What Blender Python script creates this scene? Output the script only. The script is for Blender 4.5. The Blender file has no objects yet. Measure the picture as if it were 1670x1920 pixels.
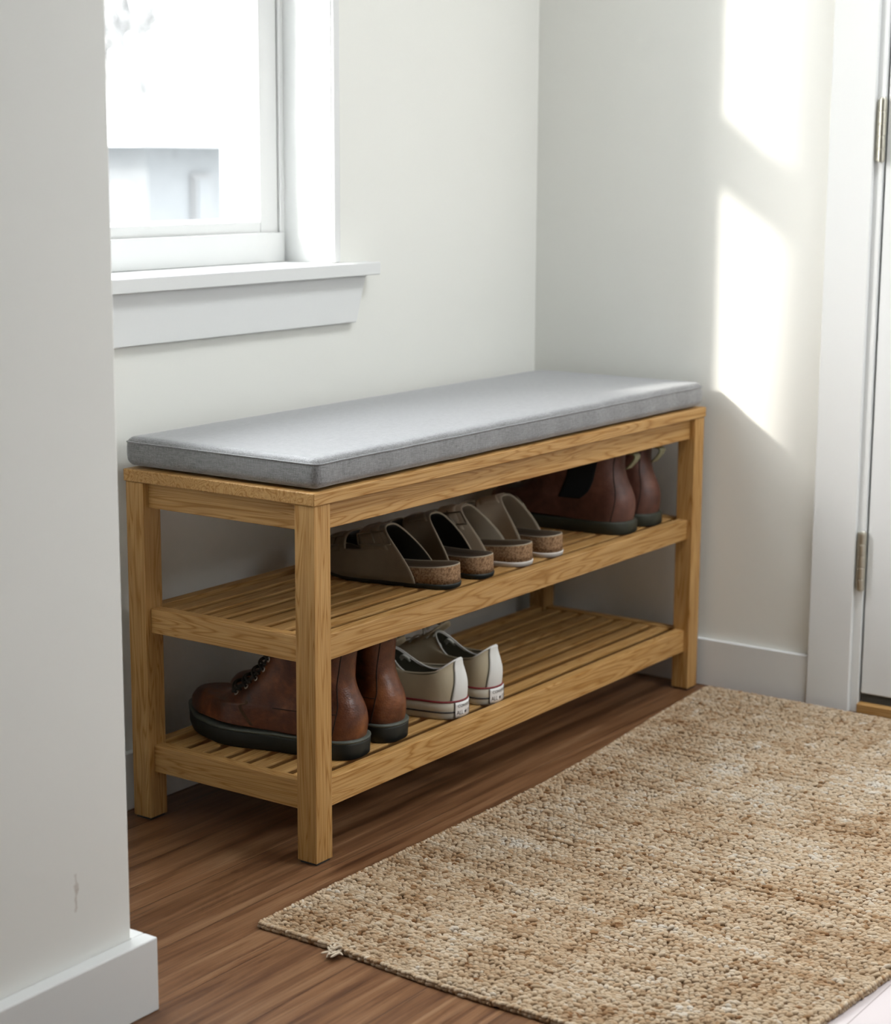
import bpy, bmesh, math, random
import numpy as np
from mathutils import Vector, Matrix

rng = np.random.default_rng(7)
random.seed(7)
scene = bpy.context.scene
COL = scene.collection
PI = math.pi

# ------------------------------------------------------------------ materials
class NT:
    """Small helper for building node trees."""
    def __init__(self, name):
        self.m = bpy.data.materials.new(name)
        self.m.use_nodes = True
        self.t = self.m.node_tree
        self.t.nodes.clear()
        self.out = self.t.nodes.new('ShaderNodeOutputMaterial')

    def n(self, kind, **kw):
        nd = self.t.nodes.new(kind)
        for k, v in kw.items():
            if k.startswith('i_'):
                key = k[2:].replace('_', ' ')
                self.put(nd, key, v)
            else:
                setattr(nd, k, v)
        return nd

    def put(self, nd, key, v):
        s = nd.inputs[key] if not isinstance(key, int) else nd.inputs[key]
        if isinstance(v, bpy.types.NodeSocket):
            self.t.links.new(v, s)
        else:
            s.default_value = v

    def math(self, op, a, b=None, c=None, clamp=False):
        nd = self.t.nodes.new('ShaderNodeMath')
        nd.operation = op
        nd.use_clamp = clamp
        for i, v in enumerate((a, b, c)):
            if v is not None:
                self.put(nd, i, v)
        return nd.outputs[0]

    def vmap(self, vec, scale=(1, 1, 1), loc=(0, 0, 0), rot=(0, 0, 0)):
        nd = self.n('ShaderNodeMapping')
        self.put(nd, 'Vector', vec)
        nd.inputs['Scale'].default_value = scale
        nd.inputs['Location'].default_value = loc
        nd.inputs['Rotation'].default_value = rot
        return nd.outputs[0]

    def noise(self, vec, scale, detail=3, rough=.55, dist=0):
        nd = self.n('ShaderNodeTexNoise')
        self.put(nd, 'Vector', vec)
        nd.inputs['Scale'].default_value = scale
        nd.inputs['Detail'].default_value = detail
        nd.inputs['Roughness'].default_value = rough
        nd.inputs['Distortion'].default_value = dist
        return nd.outputs[0]

    def ramp(self, fac, stops):
        nd = self.n('ShaderNodeValToRGB')
        self.put(nd, 'Fac', fac)
        cr = nd.color_ramp
        while len(cr.elements) < len(stops):
            cr.elements.new(.5)
        for e, (p, c) in zip(cr.elements, stops):
            e.position = p
            e.color = (c[0], c[1], c[2], 1) if not isinstance(c, (int, float)) else (c, c, c, 1)
        return nd.outputs[0]

    def mix(self, fac, a, b, mode='MIX'):
        nd = self.n('ShaderNodeMix', data_type='RGBA', blend_type=mode)
        self.put(nd, 0, fac)
        for i, v in ((6, a), (7, b)):
            if isinstance(v, tuple) and len(v) == 3:
                v = (*v, 1)
            self.put(nd, i, v)
        return nd.outputs[2]

    def bump(self, h, strength, dist=.001, normal=None):
        nd = self.n('ShaderNodeBump')
        self.put(nd, 'Height', h)
        nd.inputs['Strength'].default_value = strength
        nd.inputs['Distance'].default_value = dist
        if normal is not None:
            self.put(nd, 'Normal', normal)
        return nd.outputs[0]

    def finish(self, color, rough=.5, normal=None, spec=.5, metal=0, sheen=0, coat=0, sheen_tint=None):
        b = self.n('ShaderNodeBsdfPrincipled')
        if isinstance(color, tuple) and len(color) == 3:
            color = (*color, 1)
        self.put(b, 'Base Color', color)
        self.put(b, 'Roughness', rough)
        self.put(b, 'Specular IOR Level', spec)
        self.put(b, 'Metallic', metal)
        if sheen:
            self.put(b, 'Sheen Weight', sheen)
            b.inputs['Sheen Roughness'].default_value = .45
            if sheen_tint:
                b.inputs['Sheen Tint'].default_value = (*sheen_tint, 1)
        if coat:
            self.put(b, 'Coat Weight', coat)
            b.inputs['Coat Roughness'].default_value = .25
        if normal is not None:
            self.put(b, 'Normal', normal)
        self.t.links.new(b.outputs[0], self.out.inputs[0])
        return self.m

    def obj(self):
        return self.n('ShaderNodeTexCoord').outputs['Object']

    def shifted(self):
        """object coordinates offset by a per-object random amount"""
        r = self.n('ShaderNodeObjectInfo').outputs['Random']
        sc = self.n('ShaderNodeVectorMath', operation='SCALE')
        comb = self.n('ShaderNodeCombineXYZ')
        self.put(comb, 0, r)
        self.put(comb, 1, self.math('FRACT', self.math('MULTIPLY', r, 7.31)))
        self.put(comb, 2, self.math('FRACT', self.math('MULTIPLY', r, 13.7)))
        self.put(sc, 0, comb.outputs[0])
        sc.inputs['Scale'].default_value = 14.0
        add = self.n('ShaderNodeVectorMath', operation='ADD')
        self.put(add, 0, self.obj())
        self.put(add, 1, sc.outputs[0])
        return add.outputs[0], r


def simple(name, col, rough=.5, spec=.5, metal=0, bump=0, bscale=300, var=.06, vscale=12):
    k = NT(name)
    v = k.obj()
    c = col
    if var:
        nz = k.noise(v, vscale, 4)
        c = k.mix(nz, tuple(x * (1 - var * 2) for x in col), tuple(min(1, x * (1 + var * 2)) for x in col))
    nrm = None
    if bump:
        nrm = k.bump(k.noise(v, bscale, 2), bump, .0006)
    return k.finish(c, rough, nrm, spec, metal)


def oak(name, axis):
    k = NT(name)
    v, r = k.shifted()
    st = [22.0, 22.0, 22.0]
    st[axis] = 1.3
    sv = k.vmap(v, tuple(st))
    warp = k.noise(v, 5, 2)
    # cathedral growth rings
    w = k.n('ShaderNodeTexNoise')
    k.put(w, 'Vector', sv)
    w.inputs['Scale'].default_value = 1.6
    w.inputs['Detail'].default_value = 2
    w.inputs['Distortion'].default_value = .6
    rings = k.math('FRACT', k.math('MULTIPLY', w.outputs[0], 15.0))
    rings = k.math('ABSOLUTE', k.math('SUBTRACT', rings, .5))
    rings = k.math('MULTIPLY', rings, 2.0)
    st2 = [420.0, 420.0, 420.0]
    st2[axis] = 9
    pores = k.noise(k.vmap(v, tuple(st2)), 1.0, 3, .6)
    pores = k.ramp(pores, [(.36, 0.0), (.56, 1.0)])
    base = k.ramp(rings, [(0.0, (.33, .170, .066)), (.16, (.43, .245, .104)), (.42, (.56, .352, .168)), (1.0, (.605, .395, .200))])
    base = k.mix(k.math('MULTIPLY', k.math('SUBTRACT', 1.0, pores), .42), base, (.27, .14, .058))
    broad = k.noise(k.vmap(v, tuple(3.0 if i != axis else .8 for i in range(3))), 1.6, 2)
    base = k.mix(k.math('MULTIPLY', broad, .45), base, (.44, .25, .105))
    tone = k.math('MULTIPLY_ADD', r, .20, .84)
    hsv = k.n('ShaderNodeHueSaturation')
    k.put(hsv, 'Color', base)
    k.put(hsv, 'Value', tone)
    hsv.inputs['Saturation'].default_value = 1.13
    nrm = k.bump(pores, .18, .0004)
    return k.finish(hsv.outputs[0], .52, nrm, .35)


def plaster(name, col, strength=.05):
    k = NT(name)
    v = k.obj()
    a = k.noise(v, 1.2, 3)
    c = k.mix(a, tuple(x * .985 for x in col), col)
    nrm = k.bump(k.noise(v, 260, 3), strength, .0008)
    return k.finish(c, .75, nrm, .25)


M = {}
M['oak_x'] = oak('oak_grain_along_x', 0)
M['oak_y'] = oak('oak_grain_along_y', 1)
M['oak_z'] = oak('oak_grain_along_z', 2)
M['wall'] = plaster('white_wall_paint', (.86, .855, .805))
M['trim'] = plaster('white_trim_paint', (.79, .795, .785), .02)
M['sash'] = plaster('dimmed_white_sash_paint', (.69, .695, .685), .02)  # trim paint darkened on the sashes to offset the strong light there
M['door'] = plaster('white_door_paint', (.80, .805, .80), .02)
M['wall_grey'] = plaster('warm_grey_wall_paint', (.33, .31, .28))
M['ceiling'] = plaster('ceiling_paint', (.85, .85, .83))

# stub wall with a small scuff mark
k = NT('white_wall_paint_scuffed')
v = k.obj()
sep = k.n('ShaderNodeSeparateXYZ')
k.put(sep, 0, v)
wob = k.math('MULTIPLY', k.math('SUBTRACT', k.noise(v, 90, 3), .5), .016)
dx = k.math('ABSOLUTE', k.math('ADD', k.math('ADD', sep.outputs[0], .5275), wob))
dz = k.math('ABSOLUTE', k.math('SUBTRACT', sep.outputs[2], .163))
mk = k.math('MULTIPLY', k.math('LESS_THAN', dx, .0017), k.math('LESS_THAN', dz, .021))
mk = k.math('MULTIPLY', mk, k.math('MULTIPLY', k.noise(v, 160, 2), .8))
c = k.mix(mk, (.845, .84, .80), (.36, .28, .21))
M['wall_scuffed'] = k.finish(c, .75, k.bump(k.noise(v, 260, 3), .05, .0008), .25)

# plank floor
k = NT('brown_plank_floor')
v = k.obj()
sep = k.n('ShaderNodeSeparateXYZ')
k.put(sep, 0, v)
PW = .1055
yy = k.math('DIVIDE', k.math('ADD', sep.outputs[1], .0155 + 60 * PW), PW)
pid = k.math('FLOOR', yy)
fy = k.math('FRACT', yy)
wn = k.n('ShaderNodeTexWhiteNoise', noise_dimensions='1D')
k.put(wn, 'W', pid)
xo = k.math('ADD', sep.outputs[0], k.math('MULTIPLY', wn.outputs[0], 3.0))
xx = k.math('DIVIDE', k.math('ADD', xo, 3.0), 9.0)
bid = k.math('FLOOR', xx)
fx = k.math('FRACT', xx)
wn2 = k.n('ShaderNodeTexWhiteNoise', noise_dimensions='2D')
cb = k.n('ShaderNodeCombineXYZ')
k.put(cb, 0, pid)
k.put(cb, 1, bid)
k.put(wn2, 'Vector', cb.outputs[0])
rnd = wn2.outputs[0]
gv = k.n('ShaderNodeCombineXYZ')
k.put(gv, 0, k.math('MULTIPLY', xo, 1.0))
k.put(gv, 1, k.math('MULTIPLY', sep.outputs[1], 17.0))
k.put(gv, 2, k.math('MULTIPLY', rnd, 37.0))
g1 = k.noise(gv.outputs[0], 3.4, 5, .62, .5)
gv2 = k.vmap(gv.outputs[0], (1.6, 7.5, 1))
g2 = k.noise(gv2, 3.0, 4, .65)
gg = k.math('ADD', k.math('MULTIPLY', g1, .68), k.math('MULTIPLY', g2, .32))
base = k.ramp(gg, [(.32, (.045, .016, .007)), (.43, (.125, .053, .022)), (.53, (.215, .102, .045)), (.66, (.32, .18, .092))])
crk = k.ramp(k.noise(k.vmap(gv.outputs[0], (1.3, 2.0, 1)), 4.0, 3, .55), [(.26, 1.0), (.31, 0.0)])
stk = k.ramp(k.noise(k.vmap(gv.outputs[0], (.55, 4.2, 1), (3, 7, 0)), 4.2, 4, .6), [(.34, 1.0), (.43, 0.0)])
base = k.mix(k.math('MULTIPLY', stk, .55), base, (.06, .024, .011))
base = k.mix(k.math('MULTIPLY', crk, .75), base, (.035, .012, .006))
tone = k.math('MULTIPLY_ADD', rnd, .16, .90)
hs = k.n('ShaderNodeHueSaturation')
k.put(hs, 'Color', base)
k.put(hs, 'Value', tone)
seam = k.math('MINIMUM', k.math('MULTIPLY', k.math('MINIMUM', fy, k.math('SUBTRACT', 1.0, fy)), PW),
              k.math('MULTIPLY', k.math('MINIMUM', fx, k.math('SUBTRACT', 1.0, fx)), 9.0))
sm = k.math('DIVIDE', seam, .0011, clamp=True)
col = k.mix(sm, (.045, .02, .010), hs.outputs[0])
rough = k.math('MULTIPLY_ADD', g2, .25, .24)
hgt = k.math('ADD', k.math('MULTIPLY', sm, .6), k.math('MULTIPLY', gg, .5))
fine = k.noise(k.vmap(gv.outputs[0], (3.0, 26.0, 1)), 4.0, 3, .6)
col = k.mix(k.math('MULTIPLY', k.math('SUBTRACT', 1.0, fine), .38), col, (.08, .034, .016))
col = k.mix(k.math('LESS_THAN', pid, 53.5), col, k.mix(k.math('MULTIPLY_ADD', sm, .8, .2), (.20, .15, .14), (.66, .585, .585)))  # front planks painted pale in place of bright light on the floor
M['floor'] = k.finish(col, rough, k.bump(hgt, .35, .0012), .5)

# heather grey cushion fabric
k = NT('grey_heather_fabric')
v = k.obj()
wa = k.noise(k.vmap(v, (90, 900, 900)), 1, 2)
wb = k.noise(k.vmap(v, (900, 90, 900)), 1, 2)
wc = k.noise(k.vmap(v, (800, 800, 110)), 1, 2)
h = k.math('DIVIDE', k.math('ADD', k.math('ADD', wa, wb), wc), 3.0)
f = k.ramp(h, [(.38, 0.0), (.62, 1.0)])
c = k.mix(f, (.098, .096, .098), (.300, .296, .300))
c = k.mix(k.math('MULTIPLY', k.noise(v, 14, 3), .3), c, (.20, .197, .20))
M['fabric'] = k.finish(c, .58, k.bump(h, .5, .0008), .55, sheen=.6, sheen_tint=(.95, .97, 1))
M['fabric_seam'] = simple('grey_seam_thread', (.42, .42, .43), .8, .2)

# leather
def leather(name, a, b, c2, rough=.38, scale=9):
    k = NT(name)
    v, r = k.shifted()
    n1 = k.noise(v, scale * 2.2, 5, .6, .4)
    n2 = k.noise(v, scale * 9, 4, .6)
    cc = k.ramp(k.math('ADD', k.math('MULTIPLY', n1, .75), k.math('MULTIPLY', n2, .25)),
                [(.32, a), (.5, b), (.68, c2)])
    vor = k.n('ShaderNodeTexVoronoi')
    k.put(vor, 'Vector', v)
    vor.inputs['Scale'].default_value = 420
    wr = k.noise(k.vmap(v, (30, 30, 95)), 1, 4, .6)
    hh = k.math('ADD', k.math('MULTIPLY', vor.outputs[0], .25), k.math('MULTIPLY', wr, 1.3))
    rr = k.math('MULTIPLY_ADD', n2, .3, rough - .12)
    return k.finish(cc, rr, k.bump(hh, .28, .0022), .5)

M['boot'] = leather('brown_boot_leather', (.034, .009, .004), (.115, .032, .010), (.25, .086, .028), .32)
M['chelsea'] = leather('dark_brown_leather', (.050, .018, .012), (.110, .040, .026), (.19, .082, .054), .44)
M['boot_inner'] = simple('boot_lining', (.035, .02, .014), .9, .2)
M['seam_dark'] = simple('dark_seam_thread', (.022, .010, .006), .6, .3)
M['seam_light'] = simple('tan_stitching', (.10, .055, .026), .6, .3)
M['rubber'] = simple('dark_rubber', (.012, .0145, .012), .55, .45, bump=.15, bscale=180, var=.15)
M['welt'] = simple('grey_green_welt', (.085, .092, .075), .5, .45, bump=.4, bscale=220, var=.2, vscale=60)
M['rubber_olive'] = simple('olive_rubber_sole', (.036, .038, .026), .6, .4, bump=.15, bscale=180, var=.15)
M['lace_black'] = simple('black_lace', (.012, .012, .011), .55, .5, bump=.3, bscale=800)
M['metal'] = simple('nickel_metal', (.62, .60, .55), .28, .5, 1.0, var=.03)
M['buckle'] = simple('antique_buckle_metal', (.22, .19, .14), .4, .5, 1.0, var=.05)
M['hinge'] = simple('brushed_nickel', (.50, .475, .40), .34, .5, 1.0, bump=.1, bscale=500, var=.05)
M['elastic'] = NT('black_elastic')
k = M['elastic']
v = k.obj()
rib = k.n('ShaderNodeTexWave', wave_type='BANDS', bands_direction='Y')
k.put(rib, 'Vector', v)
rib.inputs['Scale'].default_value = 190
M['elastic'] = k.finish((.010, .012, .013), .85, k.bump(rib.outputs[1], .5, .001), .2)
k = NT('olive_striped_tab')
v = k.obj()
sep = k.n('ShaderNodeSeparateXYZ')
k.put(sep, 0, v)
st = k.math('FRACT', k.math('MULTIPLY', sep.outputs[0], 190))
c = k.mix(k.math('GREATER_THAN', st, .62), (.17, .16, .085), (.46, .44, .30))
M['tab'] = k.finish(c, .8, k.bump(k.noise(v, 900, 2), .3, .0005), .2)

# canvas
k = NT('off_white_canvas')
v = k.obj()
wv = k.math('ADD', k.noise(k.vmap(v, (300, 1500, 1500)), 1, 2), k.noise(k.vmap(v, (1500, 1500, 300)), 1, 2))
c = k.mix(k.noise(v, 22, 4), (.43, .365, .25), (.555, .49, .36))
M['canvas'] = k.finish(c, .85, k.bump(wv, .35, .0006), .2)
M['canvas_light'] = simple('pale_canvas_strip', (.70, .69, .66), .8, .25, bump=.2, bscale=700)
M['canvas_lining'] = simple('grey_green_lining', (.185, .18, .14), .9, .2, bump=.2, bscale=700)
M['rubber_white'] = simple('off_white_rubber', (.66, .63, .54), .5, .45, bump=.05, bscale=200, var=.05)
M['patch_white'] = simple('white_heel_patch', (.78, .765, .75), .45, .45, var=.03)
M['stripe_red'] = simple('dark_red_stripe', (.20, .018, .022), .5, .4)
M['stripe_black'] = simple('black_stripe', (.018, .012, .012), .5, .4)
M['ink'] = simple('navy_black_ink', (.020, .020, .032), .5, .4, var=0)
M['lace_white'] = simple('off_white_lace', (.60, .60, .54), .8, .2, bump=.3, bscale=900)

# cork and suede
k = NT('brown_cork')
v = k.obj()
vo = k.n('ShaderNodeTexVoronoi')
k.put(vo, 'Vector', v)
vo.inputs['Scale'].default_value = 430
nz = k.noise(v, 260, 4, .7)
cc = k.ramp(k.math('ADD', k.math('MULTIPLY', nz, .7), k.math('MULTIPLY', vo.outputs[0], .5)),
            [(.36, (.075, .036, .016)), (.55, (.22, .122, .06)), (.78, (.36, .225, .125))])
M['cork'] = k.finish(cc, .8, k.bump(nz, .8, .0012), .25)

def suede(name, a, b):
    k = NT(name)
    v = k.obj()
    n1 = k.noise(v, 30, 4, .6)
    n2 = k.noise(v, 700, 2)
    c = k.mix(n1, a, b)
    return k.finish(c, .92, k.bump(n2, .5, .0006), .15, sheen=.25)

M['suede_taupe'] = suede('taupe_suede', (.15, .115, .076), (.23, .178, .12))
M['suede_dark'] = suede('dark_suede_lining', (.020, .017, .014), (.035, .030, .024))
M['suede_beige'] = suede('beige_suede', (.52, .43, .32), (.66, .57, .44))
M['suede_beige_in'] = suede('pale_lining', (.60, .52, .40), (.72, .64, .51))
M['footbed'] = suede('brown_footbed', (.075, .048, .027), (.12, .078, .045))
M['edge_pale'] = simple('pale_cut_edge', (.36, .30, .22), .8, .2)
M['sole_white'] = simple('off_white_sole', (.62, .57, .52), .6, .3, bump=.3, bscale=300)

# jute
k = NT('jute_yarn')
v = k.obj()
at = k.n('ShaderNodeAttribute', attribute_name='yarn')
sepc = k.n('ShaderNodeSeparateColor')
k.put(sepc, 0, at.outputs['Color'])
c = k.ramp(sepc.outputs[0], [(0.0, (.20, .09, .036)), (.2, (.35, .21, .11)), (.45, (.53, .395, .262)), (.75, (.65, .535, .40)), (1.0, (.73, .68, .60))])
fib = k.noise(k.vmap(v, (900, 240, 900)), 1, 3, .6)
c = k.mix(k.math('MULTIPLY', fib, .4), c, (.30, .185, .09))
M['jute'] = k.finish(c, .9, k.bump(fib, .6, .0012), .15)
M['jute_back'] = simple('jute_backing', (.12, .065, .03), .95, .1, bump=.5, bscale=300, var=.15)

# outdoors
M['snow'] = simple('pale_ground', (.50, .51, .51), .9, .1, var=.1, vscale=.6)
M['siding'] = simple('blue_grey_siding', (.128, .133, .136), .8, .2, var=.05)
M['snow_roof'] = simple('snow_covered_roof', (.42, .42, .42), .9, .1, var=.03)
M['house_white'] = simple('white_siding', (.15, .15, .15), .8, .2, var=.03)
M['bark'] = simple('grey_bark', (.17, .168, .165), .9, .1, var=.1)
M['exterior'] = simple('sun_block_white', (.55, .55, .54), .8, .2, var=.03)
M['sweep'] = simple('grey_door_sweep', (.06, .062, .06), .6, .3)

k = NT('window_glass')
tr = k.n('ShaderNodeBsdfTransparent')
gl = k.n('ShaderNodeBsdfGlossy')
gl.inputs['Roughness'].default_value = .02
lw = k.n('ShaderNodeLayerWeight')
fac = k.math('MULTIPLY_ADD', k.math('POWER', lw.outputs['Facing'], 5.0), .45, .03)
mx = k.n('ShaderNodeMixShader')
k.put(mx, 0, fac)
k.put(mx, 1, tr.outputs[0])
k.put(mx, 2, gl.outputs[0])
k.t.links.new(mx.outputs[0], k.out.inputs[0])
M['glass'] = k.m


# ------------------------------------------------------------------ mesh helpers
class MB:
    def __init__(self):
        self.v = []
        self.f = []

    def add(self, vs, fs):
        o = len(self.v)
        self.v += [tuple(map(float, p)) for p in vs]
        self.f += [tuple(o + i for i in f) for f in fs]
        return self

    def box(self, x0, x1, y0, y1, z0, z1):
        vs = [(x, y, z) for x in (x0, x1) for y in (y0, y1) for z in (z0, z1)]
        return self.add(vs, [(0, 1, 3, 2), (4, 6, 7, 5), (0, 4, 5, 1), (2, 3, 7, 6), (0, 2, 6, 4), (1, 5, 7, 3)])

    def prism(self, poly, axis, a0, a1):
        """extrude a polygon (list of 2-tuples in the other two axes) along axis"""
        n = len(poly)
        vs = []
        for a in (a0, a1):
            for p in poly:
                q = list(p)
                q.insert(axis, a)
                vs.append(tuple(q))
        fs = [tuple(range(n))[::-1], tuple(range(n, 2 * n))]
        for i in range(n):
            j = (i + 1) % n
            fs.append((i, j, n + j, n + i))
        return self.add(vs, fs)

    def loft(self, rings, closed=True, cap0=False, cap1=False):
        n = len(rings[0])
        vs = [p for r in rings for p in r]
        fs = []
        for a in range(len(rings) - 1):
            for i in range(n if closed else n - 1):
                j = (i + 1) % n
                fs.append((a * n + i, a * n + j, (a + 1) * n + j, (a + 1) * n + i))
        if cap0:
            fs.append(tuple(range(n))[::-1])
        if cap1:
            b = (len(rings) - 1) * n
            fs.append(tuple(range(b, b + n)))
        return self.add(vs, fs)

    def tube(self, pts, r, seg=8, closed=False, flat=1.0):
        P = [Vector(p) for p in pts]
        n = len(P)
        rings = []
        ref = None
        for i in range(n):
            if closed:
                t = (P[(i + 1) % n] - P[i - 1])
            else:
                t = P[min(i + 1, n - 1)] - P[max(i - 1, 0)]
            t = t.normalized() if t.length > 1e-9 else Vector((0, 0, 1))
            if ref is None:
                ref = Vector((0, 0, 1)) if abs(t.z) < .9 else Vector((1, 0, 0))
            u = (ref - t * ref.dot(t)).normalized()
            ref = u
            w = t.cross(u)
            rr = r[i] if isinstance(r, (list, tuple)) else r
            rings.append([P[i] + u * (rr * flat * math.cos(2 * PI * q / seg)) + w * (rr * math.sin(2 * PI * q / seg)) for q in range(seg)])
        if closed:
            rings.append(rings[0])
            return self.loft(rings)
        return self.loft(rings, True, True, True)

    def build(self, name, mat, parent=None, bevel=0, smooth=False, seg=2, recalc=True, solid=0, solid_off=-1, sub=0, autosmooth=None):
        me = bpy.data.meshes.new(name)
        me.from_pydata(self.v, [], self.f)
        if recalc:
            bm = bmesh.new()
            bm.from_mesh(me)
            bmesh.ops.remove_doubles(bm, verts=bm.verts, dist=1e-6)
            bmesh.ops.recalc_face_normals(bm, faces=bm.faces)
            bm.to_mesh(me)
            bm.free()
        if isinstance(mat, (list, tuple)):
            for m in mat:
                me.materials.append(m)
        else:
            me.materials.append(mat)
        if smooth or bevel:
            me.polygons.foreach_set('use_smooth', [True] * len(me.polygons))
        o = bpy.data.objects.new(name, me)
        COL.objects.link(o)
        if parent is not None:
            o.parent = parent
        if solid:
            md = o.modifiers.new('thickness', 'SOLIDIFY')
            md.thickness = solid
            md.offset = solid_off
            if isinstance(mat, (list, tuple)) and len(mat) > 1:
                md.material_offset = 1
                md.material_offset_rim = 2 if len(mat) > 2 else 1
        if sub:
            md = o.modifiers.new('subdivision', 'SUBSURF')
            md.levels = md.render_levels = sub
        if bevel:
            md = o.modifiers.new('bevel', 'BEVEL')
            md.width = bevel
            md.segments = seg
            md.limit_method = 'ANGLE'
            md.harden_normals = True
        return o


def box(name, mat, x0, x1, y0, y1, z0, z1, parent=None, bevel=.0012):
    return MB().box(x0, x1, y0, y1, z0, z1).build(name, mat, parent, bevel)


def thing(name, label, cat, loc=(0, 0, 0), rz=0, group=None):
    o = bpy.data.objects.new(name, None)
    o.empty_display_size = .05
    COL.objects.link(o)
    o.location = loc
    o.rotation_euler = (0, 0, rz)
    o['label'] = label
    o['category'] = cat
    if group:
        o['group'] = group
    return o


def tag(o, label, cat, group=None, kind=None):
    o['label'] = label
    o['category'] = cat
    if group:
        o['group'] = group
    if kind:
        o['kind'] = kind
    return o


def struct(o, label=None):
    o['kind'] = 'structure'
    if label:
        o['label'] = label
    return o


def copy_thing(root, loc, rz, label):
    r = root.copy()
    COL.objects.link(r)
    r.location = loc
    r.rotation_euler = (0, 0, rz)
    r['label'] = label
    for ch in list(root.children):
        c = ch.copy()
        COL.objects.link(c)
        c.parent = r
        for g in list(ch.children):
            d = g.copy()
            COL.objects.link(d)
            d.parent = c
    return r


# ------------------------------------------------------------------ setting
WY = .365          # window wall, room face
FX = 1.092         # far wall, room face
CZ = 2.45
BY = -1.68         # wall behind the camera
WT = .16           # wall thickness
OXL, OXR = -.62, .503   # window opening
OZ0, OZ1 = .737, 1.98

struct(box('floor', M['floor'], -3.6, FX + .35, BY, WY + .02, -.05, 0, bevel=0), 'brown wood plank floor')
# ceiling with an unseen opening added to let fill light down
RX0, RX1, RY0, RY1 = .10, 1.0, -1.42, -.72
mb = MB()
mb.box(-3.6, RX0, BY, WY + .02, CZ, CZ + .16)
mb.box(RX1, FX + .02, BY, WY + .02, CZ, CZ + .16)
mb.box(RX0, RX1, BY, RY0, CZ, CZ + .16)
mb.box(RX0, RX1, RY1, WY + .02, CZ, CZ + .16)
struct(mb.build('ceiling', M['ceiling'], recalc=False))

# window wall with its opening
mb = MB()
mb.box(-3.6, OXL, WY, WY + WT, 0, CZ)
mb.box(OXR, FX + .16, WY, WY + WT, 0, CZ)
mb.box(OXL, OXR, WY, WY + WT, 0, OZ0)
mb.box(OXL, OXR, WY, WY + WT, OZ1, CZ)
struct(mb.build('wall_window', M['wall'], recalc=False))

# far wall with the door opening
DY0, DY1 = -1.19, -.297        # door slab
mb = MB()
mb.box(FX, FX + .14, -.285, WY, 0, CZ)
mb.box(FX, FX + .14, BY, DY0 - .012, 0, CZ)
mb.box(FX, FX + .14, DY0 - .012, -.285, 2.06, CZ)
struct(mb.build('wall_far', M['wall'], recalc=False))

# stub wall in the left foreground
SX, SY = -.449, -.1065
struct(box('wall_left', M['wall_scuffed'], -3.6, SX, SY, .03, 0, CZ, bevel=.003))
mb = MB()
mb.box(-3.6, SX + .02, SY - .02, SY, 0, .085)
mb.box(SX, SX + .02, SY, .05, 0, .085)
struct(mb.build('baseboard_left', M['trim'], bevel=.002, recalc=False))
struct(box('baseboard_window', M['trim'], -3.6, FX, WY - .011, WY, 0, .085, bevel=.002))
struct(box('baseboard_far', M['trim'], FX - .010, FX, -.2055, WY - .012, 0, .085, bevel=.002))

# walls behind the camera, one with a small unseen opening added for fill light
BX0, BX1, BZ0, BZ1 = .25, .85, 1.00, 1.50
mb = MB()
mb.box(-3.6, BX0, BY - .12, BY, 0, CZ)
mb.box(BX1, FX + .14, BY - .12, BY, 0, CZ)
mb.box(BX0, BX1, BY - .12, BY, 0, BZ0)
mb.box(BX0, BX1, BY - .12, BY, BZ1, CZ)
struct(mb.build('wall_back', M['wall_grey'], recalc=False))
struct(box('wall_side', M['wall_grey'], -3.72, -3.6, BY, WY, 0, CZ, bevel=0))

# door casing, jamb, threshold
struct(box('trim_1', M['trim'], FX - .015, FX + .002, -.281, -.2045, 0, 2.12, bevel=.0015), 'white door casing beside the hinges')
mb = MB()
mb.box(FX - .006, FX + .12, -.2945, -.281, 0, 2.06)
mb.box(FX - .006, FX + .12, DY0 - .014, DY0 - .004, 0, 2.06)
mb.box(FX + .045, FX + .06, -.31, -.2945, .02, 2.06)
struct(mb.build('trim_2', M['trim'], bevel=.001, recalc=False), 'white door jamb')
struct(box('trim_3', M['oak_y'], FX - .012, FX + .16, DY0, -.2945, 0, .018, bevel=.003), 'wooden threshold under the white door')

# door slab (stile and rail with a recessed panel) and its hinges
droot = bpy.data.objects.new('door_1', None)
COL.objects.link(droot)
struct(droot, 'white hinged door at the right edge')
X0 = FX - .002
mb = MB()
z0, z1 = .034, 2.04
mb.box(X0, X0 + .04, DY1 - .0015 - .115, DY1 - .0015, z0, z1)
mb.box(X0, X0 + .04, DY0, DY0 + .115, z0, z1)
for a, b in ((z0, z0 + .22), (.95, 1.08), (1.92, z1)):
    mb.box(X0, X0 + .04, DY0 + .115, DY1 - .1165, a, b)
mb.box(X0 + .014, X0 + .03, DY0 + .1, DY1 - .1, z0 + .1, z1 - .1)
mb.build('door_leaf', M['door'], droot, bevel=.0015, recalc=False)
box('door_sweep', M['sweep'], X0 + .004, X0 + .034, DY0, DY1 - .002, .0185, .0335, droot, bevel=0)
for hz in (.213, .918, 1.70):
    h = MB()
    hy, hx = -.2925, FX - .0105
    for q in range(5):
        a = hz + q * .0196
        h.tube([(hx, hy, a + .0007), (hx, hy, a + .0189)], .0068, 16)
    h.tube([(hx, hy, hz - .001), (hx, hy, hz + .099)], .0055, 12)
    hg = h.build('hinge', M['hinge'], droot, bevel=.0006, smooth=True)
    lf = MB()
    lf.box(FX - .0085, FX - .0060, hy + .0015, hy + .0105, hz + .001, hz + .097)
    lf.build('hinge_leaf', M['hinge'], hg, bevel=.0005)
    tip = MB()
    tip.tube([(hx, hy, hz + .098), (hx, hy, hz + .101)], [.0055, .004], 12)
    tip.build('hinge_pin', M['metal'], hg, smooth=True)
kn = MB()
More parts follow.
